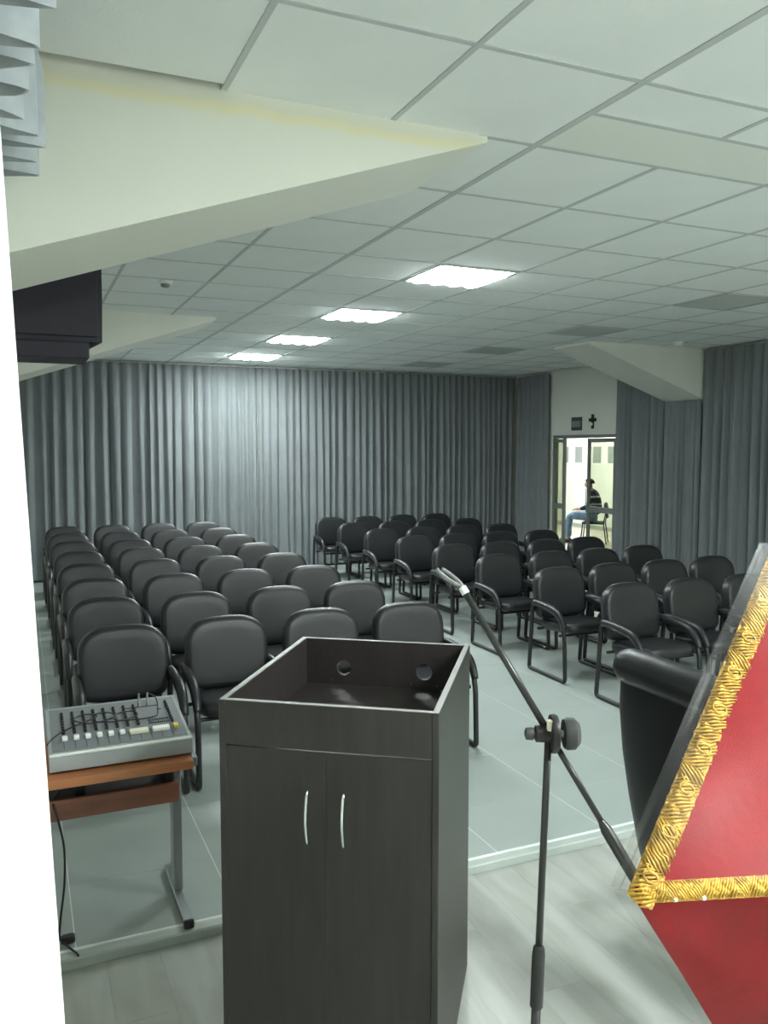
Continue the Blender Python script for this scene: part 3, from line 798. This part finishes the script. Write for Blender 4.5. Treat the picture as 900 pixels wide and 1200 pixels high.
# local x runs along the backrest's width, local -y towards the camera side (outer back), seat at +y
bk = []
prof_z = [(0.42, 0.130, 0.02), (0.46, 0.155, 0.0), (0.62, 0.205, -0.03), (0.78, 0.248, -0.045), (0.92, 0.278, -0.055), (1.06, 0.296, -0.06), (1.15, 0.294, -0.06), (1.21, 0.284, -0.055), (1.24, 0.265, -0.045)]
rings = []
for z, hw_, yo in prof_z:
    r = []
    for k in range(32):
        a, b = sup(2 * PI * k / 32, 3.0)
        x = a * hw_; r.append((x, -0.41 + yo + b * 0.055 + 0.25 * x * x, z))
    rings.append(r)
G().loft(rings).obj('backrest', 'leather', t, True)
roll = []
for k in range(17):
    q = -1 + k / 8; x = q * 0.275; roll.append((x, -0.50 + 0.25 * x * x, 1.222 - 0.015 * abs(q) ** 3))
G().tube(roll, [0.03] + [0.052] * 1 + [0.060] * 13 + [0.052] + [0.03], 16, 1.0, 0.95).obj('top_roll', 'leather', t, True)
s_ = pad(0.53, 0.52, 0.13, e=4.0, crown=0.0); s_.xf(Matrix.Translation((0, 0.02, 0.47)) @ Matrix.Rotation(math.radians(-90), 4, 'X'))
s_.obj('seat', 'leather', t, True)
for s in (-1, 1):
    a = fillet([(s * 0.30, -0.22, 0.47), (s * 0.30, -0.20, 0.67), (s * 0.30, 0.20, 0.67), (s * 0.30, 0.16, 0.44)], 0.08)
    fr = G().tube(a, 0.016, 8).obj('arm_frame', 'frame', t, True)
    G().tube([(s * 0.30, -0.14, 0.69), (s * 0.30, -0.1, 0.695), (s * 0.30, 0.12, 0.695), (s * 0.30, 0.16, 0.69)], [0.02, 0.03, 0.03, 0.02], 10).obj('arm_pad', 'leather', fr, True)
    G().tube([(s * 0.30, 0.16, 0.44), (s * 0.2, 0.1, 0.42)], 0.014, 8).obj('arm_brace', 'frame', t, True)
G().lathe([(0.03, 0.09), (0.03, 0.30), (0.022, 0.31), (0.022, 0.42)], 16).obj('gas_lift', 'frame', t, 40)
for k in range(5):
    a = 2 * PI * k / 5 + 0.0; c, s = math.cos(a), math.sin(a)
    sp = G().tube([(0, 0, 0.11), (c * 0.16, s * 0.16, 0.10), (c * 0.225, s * 0.225, 0.075)], [0.028, 0.022, 0.016], 10).obj('base_spoke', 'frame', t, True)
    G().lathe([(0.008, -0.022), (0.026, -0.018), (0.026, 0.018), (0.008, 0.022)], 14, (c * 0.225, s * 0.225, 0.027), 'x').obj('caster', 'blackpl', sp, 40)

# ------------------------------------------------------------------ red banner in clear plastic on a pole
bpos = Vector((1.62, 0.82, WZ))
t = thing('banner', 'red velvet banner with gold braid, wrapped in clear plastic, at lower right', 'banner', bpos)
K = Vector((0.727, 0.836, 1.291)) - bpos            # fold corner, nearest the mic stand
T1 = Vector((1.150, 1.000, 1.700)) - bpos           # up along the braided edge, out of view
R1 = Vector((1.270, 0.660, 1.290)) - bpos           # along the fold towards the pole
R2 = T1 + (R1 - K) * 0.55
D1 = Vector((1.120, 0.985, 0.790)) - bpos           # lower flap, slanting back under the fold
D2 = Vector((1.500, 0.860, 0.680)) - bpos
def sheet(a, b, c, d, amp, seed, thick=0.006, nu=24, nv=20):
    rnd = random.Random(seed); f1, f2, p1 = rnd.uniform(2, 4), rnd.uniform(2, 4), rnd.uniform(0, 6)
    nn = (b - a).cross(d - a).normalized()
    def fn(off):
        def f(u_, v_):
            p = (a * (1 - u_) + b * u_) * (1 - v_) + (d * (1 - u_) + c * u_) * v_
            return p + nn * (amp * math.sin(f1 * u_ * 3 + p1 + v_ * 2) * math.sin(f2 * v_ * 2.5 + 1) * (1 if 0 < u_ < 1 else 0.6) + off)
        return f
    g = G(); n = (nu + 1) * (nv + 1)
    g.grid(fn(thick / 2), nu, nv); g.grid(fn(-thick / 2), nu, nv)
    idx = [i for i in range(nu + 1)] + [j * (nu + 1) + nu for j in range(1, nv + 1)] + [nv * (nu + 1) + i for i in range(nu - 1, -1, -1)] + [j * (nu + 1) for j in range(nv - 1, 0, -1)]
    for k in range(len(idx)):
        i, j = idx[k], idx[(k + 1) % len(idx)]; g.f.append((i, j, j + n, i + n))
    return g, nn
g, n1 = sheet(K, R1, R2, T1, 0.006, 3); g.obj('upper_cloth', 'red', t, 50)
if n1.y > 0: n1 = -n1
g, n2 = sheet(K + Vector((0.01, 0.002, -0.012)), R1 + Vector((0, 0, -0.012)), D2, D1, 0.007, 5); g.obj('lower_cloth', 'red', t, 50)
if n2.y > 0: n2 = -n2
def braid(name, a, b, width_dir, wd, nrm, n, parent, loops=True):
    g = G(); d = (b - a); L = d.length; d.normalize()
    # woven ribbon
    def rib(u_, v_):
        return a + d * (L * u_) + width_dir * (wd * (v_ - 0.5)) + nrm * (0.005 + 0.0015 * math.sin(u_ * n * 3.1))
    g.grid(rib, n * 2, 3)
    g.grid(lambda u_, v_: rib(u_, v_) - nrm * 0.004, n * 2, 3)
    o = g.obj(name, 'gold', parent, 50)
    g2 = G(); rnd = random.Random(4)
    # satin-stitch leaves leaning over each other, made of fine threads
    lf_n = max(4, int(L / (wd * 0.62)))
    for k in range(lf_n):
        c = a + d * (L * (k + 0.5) / lf_n) + nrm * 0.0075
        ln = (d * 0.55 + width_dir * (0.8 if loops else 1.0) * (1 if rnd.random() < 0.8 else -1)).normalized()
        cr = nrm.cross(ln).normalized()
        wl_ = wd * 0.42
        for q in range(7):
            t_ = (q - 3) / 3
            sp_ = cr * (t_ * wl_)
            ll = wd * (0.56 if loops else 0.5) * math.sqrt(max(0.12, 1 - t_ * t_ * 0.8)) * rnd.uniform(0.9, 1.1)
            g2.tube([c + sp_ - ln * ll, c + sp_ * 1.05 + nrm * 0.003, c + sp_ * 0.8 + ln * ll], [0.0012, 0.0023, 0.0012], 5)
        if loops and k % 3 == 1:
            ring = [c + nrm * 0.003 + d * (math.cos(2 * PI * q / 12) * wd * 0.20) - width_dir * (math.sin(2 * PI * q / 12) * wd * 0.30) for q in range(12)]
            g2.tube(ring, 0.0020, 5, closed=True)
    o2 = g2.obj('gold_thread', 'gold', o, True); o2['kind'] = 'stuff'
    return o
eu = (T1 - K).normalized(); wdir = n1.cross(eu).normalized()
if wdir.x < 0: wdir = -wdir
braid('gold_braid', K - eu * 0.005 + wdir * 0.012, T1 + wdir * 0.012, wdir, 0.036, n1, 66, t)
fu = (R1 - K).normalized(); wd2 = n1.cross(fu).normalized()
braid('gold_braid', K + fu * 0.012, R1, wd2, 0.026, n1, 70, t, loops=False)
for q in (0.055, 0.095): G().lathe([(0.001, -0.004), (0.0045, -0.002), (0.0045, 0.002), (0.001, 0.004)], 10, tuple(K + fu * q + n1 * 0.012 + Vector((0, 0, -0.012)))).obj('bead', 'whitepl', t, True)
# clear plastic sleeve
off = -wdir * 0.030
ps = G()
g, _ = sheet(K + off + n1 * 0.016 - eu * 0.012, R1 + n1 * 0.016, R2 + n1 * 0.016, T1 + off + n1 * 0.016, 0.008, 9, 0.0012); ps.add(g.v, g.f)
g, _ = sheet(K + off + n1 * 0.016 - eu * 0.012, R1 + n1 * 0.016, D2 + n2 * 0.016, D1 + n2 * 0.016 + Vector((-0.006, 0, 0)), 0.007, 12, 0.0012); ps.add(g.v, g.f)
g, _ = sheet(K + off + n1 * 0.016 - eu * 0.012, K + off * 0.2 - n1 * 0.014, T1 + off * 0.2 - n1 * 0.014, T1 + off + n1 * 0.016, 0.004, 10, 0.0012); ps.add(g.v, g.f)
ps.obj('plastic_sleeve', 'plastic', t, 60)
# pole and foot, right of the frame
G().tube([(0, 0, 0.02), (0, 0, 2.1)], 0.014, 12).obj('pole', 'steel', t, True)
G().lathe([(0.17, 0.0), (0.17, 0.015), (0.06, 0.035), (0.02, 0.08)], 28).obj('pole_base', 'blackpl', t, 40)
G().tube([R1 + Vector((-0.02, 0.01, 0.0)), (0, 0, R1.z)], 0.008, 8).obj('cross_arm', 'steel', t, True)
G().tube([R2 + Vector((-0.02, 0.0, 0.0)), (0, 0, R2.z)], 0.008, 8).obj('cross_arm', 'steel', t, True)

# ------------------------------------------------------------------ loudspeaker hanging at the left
t = thing('loudspeaker', 'black loudspeaker hanging from the ceiling at upper left, under the beam', 'speaker', (0.16, 4.70, 2.36))
pr = [(-0.20, 0.10), (0.20, 0.10), (0.27, 0.0)]
body = G().loft([[(-0.27, 0.0, 0.085), (0.265, 0.0, 0.085), (0.225, 0.34, 0.085), (-0.23, 0.34, 0.085)], [(-0.275, 0.0, 0.30), (0.270, 0.0, 0.30), (0.23, 0.36, 0.30), (-0.235, 0.36, 0.30)], [(-0.275, 0.0, 0.56), (0.270, 0.0, 0.56), (0.23, 0.36, 0.56), (-0.235, 0.36, 0.56)]])
body.obj('cabinet', 'speaker', t)
G().bbox(-0.25, 0.245, -0.012, 0.0, 0.11, 0.54, 0.005).obj('grille', 'speaker', t)
G().bbox(-0.25, 0.198, -0.02, 0.30, -0.008, 0.085, 0.01).obj('horn_box', 'speaker', t)
for s in (-0.2, 0.2): G().bbox(s - 0.015, s + 0.015, 0.15, 0.19, 0.56, CZ - 2.36 + 0.002, 0.003).obj('ceiling_bracket', 'blackpl', t)

# ------------------------------------------------------------------ white panel at the left edge
g = G()
xw = lambda z: 0.0115 - (z - 1.72) * 0.0360
yy0, yy1 = 1.20, 1.235
rings = []
for z in (WZ, 0.6, 1.2, 1.8, 2.4): rings.append([(XL + 0.01, yy0, z), (xw(z) - 0.004, yy0, z), (xw(z), yy0 + 0.004, z), (xw(z), yy1, z), (XL + 0.01, yy1, z)])
tag(g.loft(rings).obj('white_panel', 'white'), 'tall blank white panel filling the left edge, overexposed', 'panel')

# ------------------------------------------------------------------ person and chairs in the side room
def skinned(name, verts, edges, rad, m, parent, sub=2):
    me = bpy.data.meshes.new(name); me.from_pydata(verts, edges, []); me.materials.append(M[m])
    o = link(name, me, parent)
    o.modifiers.new('Skin', 'SKIN')
    for i, r in enumerate(rad):
        rr = r if isinstance(r, tuple) else (r, r)
        me.skin_vertices[0].data[i].radius = rr
    me.skin_vertices[0].data[0].use_root = True
    s_ = o.modifiers.new('Sub', 'SUBSURF'); s_.levels = sub; s_.render_levels = sub
    for p in me.polygons: p.use_smooth = True
    return o
def chain(V, E, R, start, pts):
    prev = start
    for p, r in pts:
        V.append(p); R.append(r); i = len(V) - 1
        if prev is not None: E.append((prev, i))
        prev = i
    return prev
pt = thing('person', 'person in striped navy top and blue jeans sitting beyond the glass door', 'person', (10.50, 13.42, 0.0), math.radians(46))
V, E, R = [], [], []
pel = chain(V, E, R, None, [((0, 0, 0.53), 0.11)])
ch = chain(V, E, R, pel, [((0, -0.02, 0.70), 0.12), ((0, 0.01, 0.88), 0.13), ((0, 0.05, 1.0), 0.09)])
hd_ = chain(V, E, R, ch, [((0, 0.085, 1.075), 0.05), ((0, 0.11, 1.13), 0.075), ((0, 0.115, 1.20), 0.085), ((0, 0.105, 1.255), 0.05)])
chain(V, E, R, hd_ - 1, [((0, 0.205, 1.165), 0.014)])
for s in (-1, 1): chain(V, E, R, hd_ - 1, [((s * 0.085, 0.10, 1.175), 0.016)])
for s in (-1, 1):
    chain(V, E, R, pel, [((s * 0.09, 0.05, 0.53), 0.085), ((s * 0.10, 0.28, 0.545), 0.078), ((s * 0.10, 0.47, 0.54), 0.062), ((s * 0.10, 0.51, 0.32), 0.055), ((s * 0.10, 0.50, 0.09), 0.040), ((s * 0.10, 0.58, 0.04), 0.036), ((s * 0.10, 0.66, 0.032), 0.028)])
    wr_ = chain(V, E, R, ch, [((s * 0.17, 0.04, 0.99), 0.062), ((s * 0.23, 0.06, 0.86), 0.05), ((s * 0.25, 0.09, 0.75), 0.042), ((s * 0.20, 0.20, 0.70), 0.036), ((s * 0.14, 0.29, 0.675), 0.026), ((s * 0.11, 0.33, 0.67), 0.03)])
    for q, (dx, dz, ln) in enumerate(((-0.02, 0.018, 0.05), (-0.008, 0.012, 0.065), (0.004, 0.004, 0.07), (0.014, -0.006, 0.06), (0.03, 0.01, 0.04))):
        chain(V, E, R, wr_, [((s * 0.10 + dx * s, 0.35 + ln * 0.5, 0.668 + dz), 0.009), ((s * 0.09 + dx * s, 0.35 + ln, 0.650 + dz), 0.008)])
body = skinned('body', V, E, R, 'skin', pt)
V, E, R = [], [], []
a = chain(V, E, R, None, [((0, -0.005, 0.56), 0.135)])
c = chain(V, E, R, a, [((0, -0.025, 0.70), 0.145), ((0, 0.005, 0.88), 0.150), ((0, 0.045, 1.0), 0.105), ((0, 0.065, 1.04), 0.07)])
for s in (-1, 1):
    chain(V, E, R, c - 1, [((s * 0.17, 0.04, 0.995), 0.078), ((s * 0.235, 0.06, 0.86), 0.066), ((s * 0.255, 0.09, 0.75), 0.056), ((s * 0.20, 0.20, 0.70), 0.046), ((s * 0.165, 0.255, 0.685), 0.040)])
skinned('striped_top', V, E, R, 'stripe', pt)
V, E, R = [], [], []
a = chain(V, E, R, None, [((0, 0, 0.53), 0.13)])
for s in (-1, 1):
    chain(V, E, R, a, [((s * 0.09, 0.05, 0.53), 0.098), ((s * 0.10, 0.28, 0.545), 0.090), ((s * 0.10, 0.47, 0.54), 0.074), ((s * 0.10, 0.515, 0.32), 0.066), ((s * 0.10, 0.50, 0.08), 0.056)])
skinned('jeans', V, E, R, 'denim', pt)
for s in (-1, 1):
    G().loft([[(s * 0.10 + 0.045 * k1 * math.cos(2 * PI * k / 16), 0.565 + 0.13 * k2 * math.sin(2 * PI * k / 16), z) for k in range(16)] for z, k1, k2 in ((0.0, 1, 1), (0.03, 1.05, 1.02), (0.06, 0.9, 0.85), (0.085, 0.6, 0.5))]).obj('shoe', 'shoe', pt, 50)
hr = G(); rings = []
for q in range(7):
    ph = q / 6 * 1.75; r = 0.096 * math.sin(ph + 0.001); z = 0.088 * math.cos(ph)
    rings.append([(r * math.cos(2 * PI * k / 18) * 0.93, 0.095 + r * math.sin(2 * PI * k / 18) * (1.0 if math.sin(2 * PI * k / 18) < 0 else 0.93), 1.205 + z + (0.045 * max(0, math.sin(2 * PI * k / 18)) * q / 6)) for k in range(18)])
hr.loft(rings).obj('hair', 'hair', pt, True)
def side_chair(loc, rz, label):
    t = thing('plain_chair', label, 'chair', loc, rz, 'chairs in the side room')
    G().bbox(-0.22, 0.22, -0.22, 0.22, 0.39, 0.43, 0.012).obj('seat', 'blackpl', t)
    b = pad(0.42, 0.32, 0.05, e=3.5); b.xf(Matrix.Translation((0, -0.24, 0.66)) @ Matrix.Rotation(math.radians(172), 4, 'X')); b.obj('backrest', 'blackpl', t, True)
    for s in (-1, 1):
        G().tube([(s * 0.20, 0.20, 0.39), (s * 0.21, 0.24, 0.0)], 0.012, 8).obj('leg', 'frame', t, True)
        G().tube(fillet([(s * 0.19, -0.26, 0.70), (s * 0.20, -0.20, 0.42), (s * 0.21, -0.26, 0.0)], 0.05), 0.012, 8).obj('leg', 'frame', t, True)
    return t
side_chair((10.50, 13.42, 0), math.radians(46), 'dark chair the person in the side room sits on')
side_chair((10.35, 15.25, 0), math.radians(226), 'empty dark chair facing the seated person in the side room')
